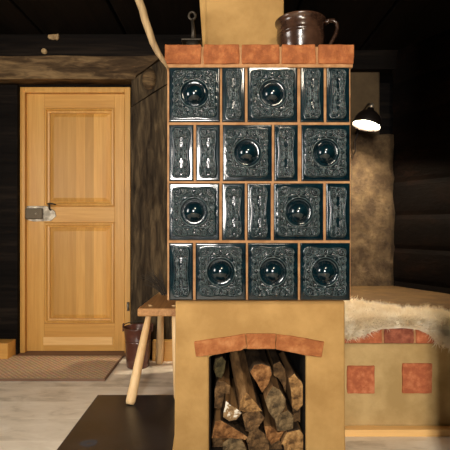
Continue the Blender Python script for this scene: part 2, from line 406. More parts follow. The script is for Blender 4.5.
# old box lock
b = MB(); b.prism([(X(27, YL), Z(220, YL)), (X(27, YL), Z(206, YL)), (X(47, YL), Z(206, YL)), (X(50, YL), Z(208, YL)), (X(55, YL), Z(211, YL)), (X(56.5, YL), Z(216, YL)), (X(51, YL), Z(221, YL)), (X(34, YL), Z(221.5, YL))], YL-.008, YL)
lp = b.build('lock_plate', M['steel'], door, bevel=.001)
b = MB(); b.box(X(26, YL), X(43.5, YL), YL-.03, YL-.008, Z(219, YL), Z(208.5, YL)); b.build('lock_box', M['lock_iron'], lp, bevel=.004)
b = MB(); b.lathe([(0, .012), (.007, .010), (.009, 0)], at(38, 214, YL)+Vector((0, -.03, 0)), 12, Matrix.Rotation(math.pi/2, 4, 'X')); b.build('key_knob', M['steel'], lp, smooth=True)
b = MB(); hx = at(51, 209, YL)
b.tube([hx+Vector((0, -.004, -.01)), hx+Vector((0, -.03, .0)), hx+Vector((.002, -.04, .02)), hx+Vector((.004, -.04, .036))], .006, 8)
b.tube([hx+Vector((-.01, -.04, .034)), hx+Vector((.01, -.042, .038)), hx+Vector((.05, -.042, .03))], [.006, .007, .004], 8)
b.build('door_handle', M['iron'], lp, smooth=True)
b = MB(); hh = at(128, 306.5, YD-.03); b.tube([hh+Vector((0, 0, -.03)), hh+Vector((0, 0, .03))], .009, 10); b.build('hinge', M['steel'], door, smooth=True)

# ---------------------------------------------------------------- tile stove
YS = 1.705
stove = thing('tile_stove', (.13, 2.2, .004), 'tall ochre masonry stove faced with dark blue glazed relief tiles above a firewood arch', 'stove')
YP = 1.73
# plaster base with arched log hole
def pp(px, py): return (X(px, YP), Z(py, YP))
zb = .004
outer = [(X(170, YP), zb), (X(172, YP), .035), (X(174.3, YP), .10), pp(175.3, 318), pp(175.3, 301), pp(345, 301), pp(345, 318), (X(345.3, YP), .1), (X(346, YP), zb)]
hole = [(X(306, YP), zb), pp(306, 356), pp(297, 353), pp(276, 349.2), pp(245, 349.2), pp(222, 353), pp(209, 357), (X(209, YP), zb)]
b = MB(); b.prism(outer+hole, YP, 2.34)
b.box(X(175.3, YP), X(345, YP), 2.34, 2.8, zb, Z(301, YP))
b.build('base', M['plaster'], stove, bevel=.006)
# soot-black lining of the log hole
hx0, hx1 = X(209, YP), X(306, YP)
b = MB(); b.box(hx0+.001, hx0+.006, YP+.012, 2.335, zb, Z(358, YP)); b.box(hx1-.006, hx1-.001, YP+.012, 2.335, zb, Z(357, YP)); b.box(hx0, hx1, 2.325, 2.338, zb, Z(350, YP))
b.prism([(hx0+.001, Z(358, YP)), pp(222, 354.5), pp(245, 350.5), pp(276, 350.5), pp(297, 354.5), (hx1-.001, Z(357, YP)), pp(297, 353.4), pp(276, 349.6), pp(245, 349.6), pp(222, 353.4)], YP+.012, 2.33)
b.build('firebox_lining', M['soot'], stove)
# arch bricks
for q, mt in (([(194, 342), (245.3, 334), (247.3, 347), (241, 350.7), (211, 355.3), (196, 357)], 'arch_brick'), ([(245.9, 333.8), (276, 334), (275, 349), (247, 349.4), (247.7, 347)], 'arch_brick'), ([(276.6, 334.4), (300, 337.5), (324.5, 342), (322, 357.5), (306, 355.5), (275.7, 349.4)], 'arch_brick')):
    b = MB(); b.prism([(X(x, YP-.008), Z(y, YP-.008)) for x, y in q], YP-.009, YP+.06); b.rough(.0025, 40, q[0][0], 2)
    b.build('arch_brick', M[mt], stove, bevel=.003)
# grout body behind the tiles
b = MB(); b.box(X(167, YS), X(351, YS), YS+.0045, 2.8, Z(300.8, YS), Z(65.5, YS)); b.build('tile_bed', M['mortar'], stove, bevel=.004)

# --- relief of the glazed tiles
def spiral(cx, cy, r0, turns, a0, s=1, n=60):
    t = np.linspace(0, 1, n); r = r0*(1-.85*t); a = a0+s*turns*2*math.pi*t
    return np.stack([cx+r*np.cos(a), cy+r*np.sin(a)], 1)
def circle(cx, cy, rx, ry=None, n=70):
    a = np.linspace(0, 2*math.pi, n); return np.stack([cx+rx*np.cos(a), cy+(ry or rx)*np.sin(a)], 1)
def bez(p0, p1, p2, p3, n=40):
    t = np.linspace(0, 1, n)[:, None]; p0, p1, p2, p3 = map(np.array, (p0, p1, p2, p3))
    return (1-t)**3*p0+3*(1-t)**2*t*p1+3*(1-t)*t*t*p2+t**3*p3
def field(P, curves, wd):
    d2 = np.full(len(P), 9.0)
    C = np.concatenate(curves)
    for i in range(0, len(C), 40):
        c = C[i:i+40]; q = ((P[:, None, :]-c[None])**2).sum(2).min(1); d2 = np.minimum(d2, q)
    return np.exp(-d2/(wd*wd))
def mirror4(cs, W, H):
    o = []
    for c in cs:
        for sx in (0, 1):
            for sy in (0, 1):
                k = c.copy()
                if sx: k[:, 0] = W-k[:, 0]
                if sy: k[:, 1] = H-k[:, 1]
                o.append(k)
    return o
def outline(W, H, m, dent_x, dent_y, r, n=240):
    """wavy rounded rectangle: sides drawn in towards the middle"""
    pts = []
    hw, hh = W/2-m, H/2-m
    for a in np.linspace(0, 2*math.pi, n):
        ca, sa = math.cos(a), math.sin(a); e = 6
        k = (abs(ca)**e+abs(sa)**e)**(-1/e); x, y = ca*k, sa*k
        fx = 1-dent_x*(.5+.5*math.cos(math.pi*min(1, abs(y)/.9))); fy = 1-dent_y*(.5+.5*math.cos(math.pi*min(1, abs(x)/.8)))
        pts.append((W/2+x*hw*fx, H/2+y*hh*fy))
    return np.array(pts)
def tile_mesh(name, W, H, wide):
    st = .0013
    nx, nz = int(W/st), int(H/st)
    gx, gz = np.meshgrid(np.linspace(0, W, nx), np.linspace(0, H, nz)); P = np.stack([gx.ravel(), gz.ravel()], 1)
    cx, cz = W/2, H/2
    if wide:
        ol = outline(W, H, .0165, .05, .05, .02)
        cs = [spiral(.031, .033, .018, 2.2, .4), spiral(.058, .026, .011, 1.8, 2.6, -1), spiral(.026, .062, .012, 1.8, -1, -1), spiral(.024, .088, .009, 1.6, 1.0),
              spiral(.081, .030, .010, 1.6, .5), bez((.03, .05), (.045, .06), (.05, .045), (.062, .036)), bez((.02, .105), (.036, .10), (.03, .075), (.042, .06)),
              bez((cx, .018), (cx-.01, .03), (cx-.014, .036), (cx, .048)), bez((.018, cz), (.03, cz-.012), (.034, cz-.012), (.04, cz)),
              bez((.045, .05), (.05, .07), (.035, .08), (.038, .1)), bez((.05, .05), (.065, .045), (.07, .05), (.085, .045))]
        cs = mirror4(cs, W, H)
        rr = np.hypot(P[:, 0]-cx, P[:, 1]-cz); an = np.arctan2(P[:, 1]-cz, P[:, 0]-cx)
        h = .0070*field(P, cs, .0019)
        h += .006*field(P, [ol], .0023)
        leaf = np.sin(an*14+np.sin(rr*420)*.9)*np.exp(-((rr-.066)/.012)**2)
        h += .0030*np.clip(leaf, 0, 1)
        h += .006*np.exp(-((rr-.053)/.0035)**2)+.004*np.exp(-((rr-.078)/.0022)**2)*(.5+.5*np.cos(an*4+math.pi))
        inside = 1/(1+np.exp(-(np.minimum(np.minimum(P[:, 0], W-P[:, 0]), np.minimum(P[:, 1], H-P[:, 1]))-.018)/.002))
        fil = np.clip(np.sin(np.abs(P[:, 0]-cx)*520+2.2*np.sin(P[:, 1]*300))*np.sin(np.abs(P[:, 1]-cz)*480+2*np.sin(np.abs(P[:, 0]-cx)*330)), 0, 1)
        h += .0004*fil*inside*(rr > .056)
        h -= .002*(1/(1+np.exp((rr-.047)/.002)))
    else:
        ol = outline(W, H, .0145, .20, .02, .02)
        cs = [spiral(.027, .033, .0135, 2.0, .6), spiral(.030, .062, .009, 1.6, 2.4, -1), bez((cx, .03), (cx-.012, .05), (cx-.016, .075), (cx, .105)),
              bez((.024, .05), (.040, .06), (.02, .08), (.032, cz)), spiral(.033, .088, .007, 1.5, 0), bez((cx-.003, .018), (cx-.012, .022), (cx-.012, .035), (cx, .045)),
              bez((.033, cz-.012), (.04, cz-.004), (.042, cz), (.034, cz))]
        cs = mirror4(cs, W, H)+[circle(cx, cz, .010, .017)]
        h = .0068*field(P, cs, .0018)+.0058*field(P, [ol], .0022)
        hw = (W/2-.0145)*(1-.20*(.5+.5*np.cos(math.pi*np.minimum(1, np.abs(P[:, 1]-cz)/(H/2-.0145)/.9))))
        inside = 1/(1+np.exp((np.abs(P[:, 0]-cx)-hw+.004)/.0015))*(np.abs(P[:, 1]-cz) < H/2-.014)
        fil = np.clip(np.sin(np.abs(P[:, 0]-cx)*600+2.2*np.sin(np.abs(P[:, 1]-cz)*260))*np.sin(np.abs(P[:, 1]-cz)*430), 0, 1)
        h += .0004*fil*inside
    ridge_amt = np.clip(h/.0065, 0, 1)**2
    # slight pillow and rolled rim
    e = np.minimum(np.minimum(P[:, 0], W-P[:, 0]), np.minimum(P[:, 1], H-P[:, 1]))
    h += -.004*np.exp(-(e/.0022)**2)+.0005*(1-((P[:, 0]-cx)/(W/2))**2)*(1-((P[:, 1]-cz)/(H/2))**2)
    h += .0001*np.sin(P[:, 0]*90+1)*np.sin(P[:, 1]*70)
    verts = np.stack([P[:, 0]-cx, -h, P[:, 1]-cz], 1)
    idx = np.arange(nx*nz).reshape(nz, nx)
    q = np.stack([idx[:-1, :-1], idx[:-1, 1:], idx[1:, 1:], idx[1:, :-1]], -1).reshape(-1, 4)
    V = verts.tolist(); Fc = q.tolist()
    # skirt so the tile has a body
    rim = idx[0].tolist()+idx[1:, -1].tolist()+idx[-1, -2::-1].tolist()+idx[-2:0:-1, 0].tolist()
    base = len(V)
    for i in rim: V.append([V[i][0], .012, V[i][2]])
    n = len(rim)
    for k in range(n): Fc.append([rim[k], base+k, base+(k+1) % n, rim[(k+1) % n]])
    Fc.append([base+k for k in range(n)])
    me = bpy.data.meshes.new(name); me.from_pydata(V, [], Fc); me.update()
    for p in me.polygons: p.use_smooth = True
    at_ = me.attributes.new('ridge', 'FLOAT', 'POINT'); vals = np.zeros(len(V), dtype=np.float32); vals[:nx*nz] = ridge_amt; at_.data.foreach_set('value', vals)
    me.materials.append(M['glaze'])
    return me
TW, TN, TH = .1905, .0905, .2125
mesh_wide, mesh_narrow = tile_mesh('relief_tile', TW, TH, True), tile_mesh('narrow_relief_tile', TN, TH, False)
bb = MB(); bb.lathe([(0, .034), (.008, .0335), (.018, .031), (.028, .0255), (.036, .018), (.041, .010), (.044, .003), (.045, -.004), (.046, -.004)][::-1], (0, 0, 0), 40, Matrix.Rotation(math.pi/2, 4, 'X'))
bo = bb.build('boss', M['glaze'], None, smooth=True); boss_mesh = bo.data; bpy.data.objects.remove(bo)
rows = [((66, 122), [(169, 220), (222, 245), (247.5, 297.5), (300.5, 324), (326.5, 349.5)]),
        ((124.7, 181), [(169, 193.5), (196, 220), (222.7, 272), (274.3, 298), (301.5, 350)]),
        ((183.2, 240.3), [(169, 219.3), (222, 245), (247.3, 271), (273.8, 323.5), (326, 350)]),
        ((243, 300.3), [(169, 193), (195.5, 246), (248, 298), (300.3, 350)])]
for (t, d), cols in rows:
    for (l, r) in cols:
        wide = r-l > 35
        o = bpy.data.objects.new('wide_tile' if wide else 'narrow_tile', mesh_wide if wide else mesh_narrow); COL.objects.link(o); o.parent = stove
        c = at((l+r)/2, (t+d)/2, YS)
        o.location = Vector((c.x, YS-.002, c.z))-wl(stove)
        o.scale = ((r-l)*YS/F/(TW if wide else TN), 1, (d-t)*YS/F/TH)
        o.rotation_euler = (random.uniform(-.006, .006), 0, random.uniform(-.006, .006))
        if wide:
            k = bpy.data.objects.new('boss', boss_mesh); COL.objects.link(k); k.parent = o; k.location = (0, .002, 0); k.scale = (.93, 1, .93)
# brick cornice
YC = 1.692
cz0, cz1 = Z(63.6, YC), Z(44.2, YC)
for i, (l, r) in enumerate([(164.8, 201), (203.6, 239.6), (241.8, 279.7), (281.7, 315.8), (318.4, 354.2)]):
    b = MB(); b.box(X(l, YC), X(r, YC), YC, YC+.12, cz0, cz1); b.rough(.003, 30, i, 4)
    b.build('cornice_brick', M['brick'], stove, bevel=.004)
b = MB(); b.box(X(165.5, YC), X(353.5, YC), YC+.006, YC+.12, cz0-.012, cz1-.006)
b.box(X(165.5, YC), X(353.5, YC), YC+.121, 2.8, cz0-.012, cz1-.004)
b.build('cornice_mortar', M['mortar'], stove, bevel=.003)
# chimney
YH = 1.97; zt_ = cz1-.004
b = MB()
r0 = [(X(208, YH), YH), (X(284, YH), YH), (X(284, YH), YH+.35), (X(203, YH)+.0, YH+.35), (X(204, YH), YH+.03)]
r1 = [(X(207, YH), YH), (X(284, YH), YH), (X(284, YH), YH+.35), (X(193, YH), YH+.35), (X(194.5, YH), YH+.03)]
va = [b.bm.verts.new((x, y, zt_)) for x, y in r0]; vb = [b.bm.verts.new((x, y, ZC)) for x, y in r1]
b.bm.faces.new(va); b.bm.faces.new(vb)
for k in range(5): b.bm.faces.new((va[k], va[(k+1) % 5], vb[(k+1) % 5], vb[k]))
bmesh.ops.recalc_face_normals(b.bm, faces=b.bm.faces)
b.build('chimney', M['plaster'], stove, bevel=.006)

# ---------------------------------------------------------------- fireside bench
bench = thing('masonry_bench', (1.0, 2.5, 0), 'low ochre plastered masonry bench with brick edge, built against the right side of the stove', 'bench')
YQ = 1.97; zbt = Z(327.3, YQ)
b = MB()
yb = 3.335
b.poly([(.472, YQ, 0), (1.88, YQ, 0), (1.80, 2.33, 0), (1.26, yb, 0), (.472, yb, 0)], (0, 0, Z(343.5, YQ)))
b.build('bench_body', M['bench_plaster'], bench, bevel=.004)
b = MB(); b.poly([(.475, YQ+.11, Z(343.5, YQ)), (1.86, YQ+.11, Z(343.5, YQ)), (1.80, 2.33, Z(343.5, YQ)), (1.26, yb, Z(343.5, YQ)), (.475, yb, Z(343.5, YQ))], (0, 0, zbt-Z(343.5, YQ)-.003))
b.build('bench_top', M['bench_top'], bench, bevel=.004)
for i, (l, r) in enumerate([(333.5, 381.2), (383.5, 413), (415.2, 462), (464, 510), (512, 560), (562, 610), (612, 650)]):
    b = MB(); b.box(max(.476, X(l, YQ)), X(r, YQ), YQ-.012, YQ+.108, Z(343, YQ), zbt); b.rough(.0025, 30, i+20, 3)
    o = b.build('edge_brick', M[['brick_red', 'brick_brown', 'brick_red'][i % 3]], bench, bevel=.004)
b = MB(); b.box(.478, X(650, YQ), YQ-.005, YQ+.109, Z(343, YQ)+.0005, zbt-.004); b.build('edge_mortar', M['mortar'], bench)
for i, q in enumerate([(347, 374.3, 365.5, 393), (402, 431.5, 363.2, 392.8)]):
    b = MB(); b.box(X(q[0], YQ), X(q[1], YQ), YQ-.009, YQ+.05, Z(q[3], YQ), Z(q[2], YQ)); b.rough(.003, 25, i+40, 3)
    b.build('inset_brick', M['brick_red'], bench, bevel=.003)

# ---------------------------------------------------------------- black floor sheet
b = MB(); b.box(-.676, .44, 1.15, 2.39, 0, .004)
o = b.build('hearth_plate', M['iron_sheet'], loc=(-.1, 1.8, 0), bevel=.0015); tag(o, 'black iron floor sheet lying under the front of the stove', 'hearth plate')
# whitish scuff on the sheet is a mark of its own
b = MB(); c = at(89, 444.5, 1.86); 
for k in range(9):
    a = k/9*6.28; b.lathe([(0, .0008), (random.uniform(.008, .02), .0002)], (c.x+.022*math.cos(a), c.y+.02*math.sin(a), .0041), 10)
b.build('scuff', plain('chalky_scuff', S(62, 64, 70), .6), o)

# ---------------------------------------------------------------- doormat
b = MB(); b.box(-1.5, -.70, 2.61, 3.085, 0, .012)
o = b.build('doormat', M['rug'], loc=(-1.1, 2.85, 0), bevel=.004); tag(o, 'brown woven doormat on the floor before the pine door', 'doormat')
b = MB()
for x0, x1, y0, y1 in ((-1.5, -.70, 2.605, 2.617), (-1.5, -.70, 3.078, 3.09), (-.706, -.694, 2.605, 3.09), (-1.506, -1.494, 2.605, 3.09)): b.box(x0, x1, y0, y1, .0, .014)
b.build('binding', M['threshold'], o, bevel=.004)

# ---------------------------------------------------------------- stool along the stove
stool = thing('wooden_stool', (-.34, 2.64, 0), 'low wooden bench with splayed round legs standing along the left side of the stove', 'stool')
zs = .470
b = MB(); b.poly([(-.458, 2.35, zs-.042), (-.222, 2.35, zs-.042), (-.222, 2.95, zs-.042), (-.43, 2.95, zs-.042)], (0, 0, .042)); b.build('seat', M['stool_seat'], stool, bevel=.006)
legs = [((-.40, 2.43), (-.478, 2.265), .021, .027, .0045), ((-.275, 2.43), (-.238, 2.32), .021, .026, .0045), ((-.405, 2.87), (-.43, 2.945), .021, .024, 0), ((-.27, 2.87), (-.255, 2.955), .021, .024, 0)]
for (tx, ty), (fx, fy), rt, rf, z0 in legs:
    b = MB(); b.tube([(tx+(fx-tx)*t, ty+(fy-ty)*t, (zs+.003)*(1-t)+(z0)*t) for t in (0, .08, .3, .6, .9, .97, 1)], [.014, .0145, .0195, .023, .0255, .025, .021], 16)
    for v in b.bm.verts:
        if v.co.z < z0+.02: v.co.z = max(v.co.z, z0)
    b.build('leg', M['stool_leg'], stool, smooth=True)

# ---------------------------------------------------------------- dry twigs on the stool
b = MB()
for k in range(46):
    x, y = -.355+random.uniform(-.02, .02), 2.80+random.uniform(-.03, .03)
    a = random.uniform(-.8, .25); ln_ = random.uniform(.09, .17); dy = random.uniform(-.3, .3)
    p = [Vector((x-.02, y, zs+.002))+Vector((math.sin(a*t)*ln_*t-.05*t, dy*.1*t, ln_*t*math.cos(a*t))) for t in (0, .35, .7, 1)]
    b.tube(p, [.0022, .002, .0016, .0008], 5)
o = b.build('twig_bundle', M['dark_twig'], loc=(-.32, 2.8, zs)); tag(o, 'small bunch of dark dry twigs standing at the back of the wooden bench', 'twigs'); o['kind'] = 'stuff'

# ---------------------------------------------------------------- bucket
YBk = 2.885; bc = Vector((X(138, YBk), YBk, 0))
bucket = thing('bucket', bc, 'brown enamel bucket on the floor right of the door', 'bucket')
b = MB(); b.lathe([(0, .004), (.066, .004), (.068, 0), (.071, .004), (.078, .10), (.080, .16), (.0815, .162), (.0815, .166), (.080, .168), (.090, .245), (.094, .249), (.094, .253), (.090, .255), (.087, .25), (.068, .012), (0, .012)], bc, 40)
b.build('pail', M['bucket'], bucket, smooth=True)
b = MB(); b.lathe([(0, .02), (.066, .02)], bc, 30); b.build('inner_bottom', M['bucket_in'], bucket)
for sx in (-1, 1):
    b = MB(); b.box(bc.x+sx*.094-.004, bc.x+sx*.094+.004, YBk-.014, YBk+.014, .225, .275); b.build('ear', M['bucket'], bucket, bevel=.003)
b = MB(); b.tube([bc+Vector((-.094*math.cos(t), .085*math.sin(t), .262+.01*math.sin(t))) for t in [math.pi*k/20 for k in range(21)]], .003, 8); b.build('bail', M['iron'], bucket, smooth=True)

# ---------------------------------------------------------------- earthen pot on the stove
pc = Vector((X(300.5, 1.85), 1.85, cz1-.003))
pot = thing('earthen_pot', pc, 'brown glazed earthenware pot with one handle on the right end of the stove top', 'pot')
b = MB(); b.lathe([(0, .0), (.074, 0), (.080, .006), (.088, .03), (.0935, .06), (.096, .085), (.0975, .088), (.0955, .092), (.097, .097), (.0975, .1), (.0955, .104), (.0965, .11), (.096, .125), (.095, .137), (.099, .144), (.1045, .150), (.105, .155), (.102, .158), (.096, .155), (.089, .13), (.085, .05), (.07, .012), (0, .012)], pc, 56)
b.build('pot_body', M['glaze_pot'], pot, smooth=True)
b = MB(); hp = [(.096, .143), (.112, .154), (.130, .155), (.143, .143), (.146, .122), (.138, .096), (.124, .070), (.110, .040), (.100, .015), (.088, .012)]
b.tube([pc+Vector((x, -.02, z)) for x, z in hp], [.010, .0085, .008, .008, .008, .008, .008, .008, .009, .010], 12)
b.build('handle', M['glaze_pot'], pot, smooth=True)

# ---------------------------------------------------------------- iron stand beside the chimney
ic = Vector((X(193, 1.93), 1.93, cz1-.004))
ir = thing('iron_stand', ic, 'small dark iron stand with a ring-topped stem on the stove top left of the chimney', 'iron stand')
b = MB(); b.lathe([(0, 0), (.045, 0), (.047, .01), (.04, .03), (.03, .09), (.028, .106), (0, .106)], ic, 24); b.build('foot', M['iron'], ir, smooth=True)
b = MB(); b.box(ic.x-.048, ic.x+.036, ic.y-.03, ic.y+.03, ic.z+.106, ic.z+.114); b.build('tray', M['iron'], ir, bevel=.003)
b = MB(); b.tube([ic+Vector((.003, 0, .113)), ic+Vector((.001, 0, .16)), ic+Vector((-.003, 0, .205))], [.012, .008, .006], 10); b.build('stem', M['iron'], ir, smooth=True)
b = MB(); b.tube([ic+Vector((-.004+.014*math.cos(a), 0, .221+.016*math.sin(a))) for a in [2*math.pi*k/18 for k in range(19)]], .0055, 8, False); b.build('ring', M['iron'], ir, smooth=True)

# ---------------------------------------------------------------- peeled branch hanging from the ceiling by the cornice
ys = 1.675
bp_ = [(96, -160), (104, -110), (117, -60), (131, -20), (138.5, -1), (142.5, 10), (145, 20), (149, 31), (152.5, 42), (158, 53), (163, 61), (167.5, 68.5)]
pts = [at(x, y, ys) for x, y in bp_]
pts = [p for p in pts if p.z < ZC-.01]; pts = [Vector((pts[0].x-.01, ys, ZC))]+pts
rad = [.017, .016, .0155, .015, .0145, .014, .0145, .0135, .0125, .011, .008, .003][-len(pts):]
b = MB(); b.tube(pts, rad, 12); b.rough(.0022, 22, 3)
o = b.build('peeled_branch', M['branch'], loc=pts[0], smooth=True); tag(o, 'crooked peeled branch reaching from the ceiling down to the left corner of the brick cornice', 'branch')

# ---------------------------------------------------------------- wall lamp
YW = 3.0; lc = at(366.3, 126.3, YW)
lamp = thing('wall_lamp', lc, 'lit dome lamp with dark shade on the masonry wall right of the stove', 'lamp')
ax = Vector((-.28, -.10, -1)).normalized()                 # the way the lamp faces
R = ax.to_track_quat('-Z', 'Y').to_matrix().to_4x4()
Rr = .094
b = MB()
pro = [(Rr, 0), (Rr*.985, .02), (Rr*.93, .045), (Rr*.80, .072), (Rr*.6, .093), (Rr*.36, .108), (.024, .116), (.022, .128), (0, .128)]
pri = [(0, .105), (.03, .104), (Rr*.55, .086), (Rr*.76, .066), (Rr*.89, .042), (Rr*.95, .019), (Rr*.97, .0005)]
b.lathe(pri+pro, lc, 40, R); b.build('lamp_shade', M['lamp_shade'], lamp, smooth=True)
b = MB(); b.lathe([(0, .026), (Rr*.93, .026), (Rr*.93, .031), (0, .033)], lc, 40, R)
b.build('diffuser', emit('lamp_glow', (1, .84, .62, 1), 430), lamp)
tp = lc+(R.to_3x3() @ Vector((0, 0, .125)))
b = MB(); b.lathe([(0, .04), (.008, .04), (.014, .03), (.017, .0), (0, 0)], tp, 16, R); b.build('socket', M['steel'], lamp, smooth=True)
b = MB(); b.tube([tp+Vector((0, 0, .03)), tp+Vector((.0, .05, .045)), tp+Vector((.0, .16, .03)), tp+Vector((-.0, .25, -.05)), Vector((tp.x, 3.375, tp.z-.1))], .007, 10); b.build('arm', M['iron'], lamp, smooth=True)
b = MB(); cbl = at(356, 133, 3.2)
b.tube([tp+Vector((0, .2, 0)), cbl+Vector((.02, .02, 0)), cbl+Vector((0, .03, -.05)), cbl+Vector((.015, .06, -.12)), cbl+Vector((.0, .12, -.16))], .005, 8); b.build('cable', M['lamp_shade'], lamp, smooth=True)

# ---------------------------------------------------------------- sheepskin on the bench
fl = thing('sheepskin', (.85, 2.1, zbt), 'cream shaggy sheepskin draped over the brick edge of the fireside bench', 'sheepskin')
nu, nv = 90, 70
def back_y(x): return 2.63-.78*max(0, min(1, (x-.472)/.6))*.70
def drop(x):
    px = 225+x*F/(YQ-.03)
    return -.010+float(np.interp(px, [340, 352, 364, 374, 384, 405, 420, 430, 440, 455, 480], [.052, .055, .040, .024, .016, .014, .020, .036, .078, .105, .12]))
grid = []
hide = MB()
for i in range(nu+1):
    x = .476+(1.36-.476)*i/nu
    by = back_y(x); dr = drop(x); L = (by-(YQ-.02)); T = L+dr; row = []
    for j in range(nv+1):
        s = T*j/nv
        thick = .032+.014*noise.noise(Vector((x*9, s*9, 2)))
        edge = min(1, s/.05, (T-s)/.02+.2, (1.37-x)/.05); thick *= max(.15, edge)
        if s < L-.02: p = Vector((x, by-s, zbt+thick)); nrm = Vector((0, 0, 1))
        else:
            q = s-(L-.02); a = min(q/.04, 1)*math.pi/2
            p = Vector((x, YQ-.014-thick*math.sin(a)+.016*(1-math.sin(a)), zbt+thick*math.cos(a)-max(0, q-.02))); nrm = Vector((0, -math.sin(a), math.cos(a)))
        row.append((hide.bm.verts.new(p), nrm))
    grid.append(row)
for i in range(nu):
    for j in range(nv): hide.bm.faces.new((grid[i][j][0], grid[i+1][j][0], grid[i+1][j+1][0], grid[i][j+1][0]))
pos = [[(v.co.copy(), n) for v, n in r] for r in grid]
M['wool'] = mottled('cream_wool', [(0, S(232, 216, 184)), (1, S(252, 246, 230))], 12, .9, 0, spec=.1)
nd, ln = M['wool'].node_tree.nodes, M['wool'].node_tree.links
tr_ = nd.new('ShaderNodeBsdfTranslucent'); tr_.inputs[0].default_value = S(244, 230, 200); ms = nd.new('ShaderNodeMixShader'); ms.inputs[0].default_value = .25
ln.new(nd['Principled BSDF'].outputs[0], ms.inputs[1]); ln.new(tr_.outputs[0], ms.inputs[2]); ln.new(ms.outputs[0], nd['Material Output'].inputs['Surface'])
hide.build('hide', M['wool'], fl, smooth=True)
wv, wf = [], []
def strand(p, d, L, w0):
    side = d.cross(Vector((random.gauss(0, 1), random.gauss(0, 1), random.gauss(0, 1)))).normalized()
    q = p.copy(); dd = d.copy(); k0 = len(wv)
    for k in range(4):
        w_ = w0*(1-k/3.4)
        wv.append(q+side*w_); wv.append(q-side*w_)
        q = q+dd*(L/3); dd = (dd+Vector((random.gauss(0, .25), random.gauss(0, .25), random.gauss(0, .2)-.28))).normalized()
        if k < 3:
            wf.append((k0+2*k, k0+2*k+1, k0+2*k+3, k0+2*k+2))
for k in range(2300):
    i = random.uniform(0, nu-1.01); j = random.uniform(0 if k % 5 < 3 else .78*nv, nv-1.01); p, n = pos[int(i)][int(j)]
    p2 = pos[int(i)+1][int(j)+1][0]; p = p.lerp(p2, random.random())
    lean = Vector((random.gauss(0, .6), random.gauss(-.35, .5), random.gauss(.1, .3)))
    d0 = (n*.8+lean+(Vector((0, -.5, .1)) if j > .8*nv else Vector())).normalized(); L0 = random.uniform(.026, .052)
    for m_ in range(16):
        d = (d0+Vector((random.gauss(0, .18), random.gauss(0, .18), random.gauss(0, .18)))).normalized()
        pp_ = p+Vector((random.gauss(0, .006), random.gauss(0, .006), 0))
        strand(pp_-n*.004, d, L0*random.uniform(.8, 1.1), .0019)
off = wl(fl); me = bpy.data.meshes.new('wool'); me.from_pydata([tuple(v-off) for v in wv], [], wf); me.update()
for p in me.polygons: p.use_smooth = True
me.materials.append(M['wool']); o = bpy.data.objects.new('wool', me); COL.objects.link(o); o.parent = fl; o['kind'] = 'stuff'

# ---------------------------------------------------------------- firewood
def logmat(name, c0, c1, c2, ring=True):
    return mottled(name, [(0, c0), (.5, c1), (1, c2)], 26, .85, .9, 60, stretch=(1, .25, 1) if not ring else (1, 1, 1), spec=.15)
ENDS = {'tan': logmat('cut_wood_tan', S(84, 60, 36), S(150, 112, 68), S(186, 146, 94)),
        'orange': logmat('cut_wood_orange', S(84, 54, 30), S(132, 90, 52), S(170, 124, 78)),
        'brown': logmat('cut_wood_brown', S(62, 46, 30), S(104, 78, 50), S(138, 106, 70)),
        'grey': logmat('cut_wood_grey', S(66, 54, 38), S(112, 92, 64), S(150, 124, 88)),
        'green': logmat('cut_wood_mossy', S(52, 46, 30), S(82, 72, 46), S(104, 92, 60)),
        'white': mottled('cut_wood_mouldy', [(0, S(120, 92, 60)), (.45, S(150, 120, 82)), (.6, S(225, 215, 195)), (1, S(240, 232, 215))], 30, .85, .5, 60)}
M['bark'] = mottled('bark', [(0, S(44, 34, 26)), (1, S(84, 66, 48))], 20, .9, .9, 50, stretch=(1, .3, 1), spec=.1)
M['split'] = wood('split_wood', [(0, S(92, 66, 40)), (.5, S(138, 102, 62)), (1, S(166, 128, 84))], 'Y', 60, .85, .6)
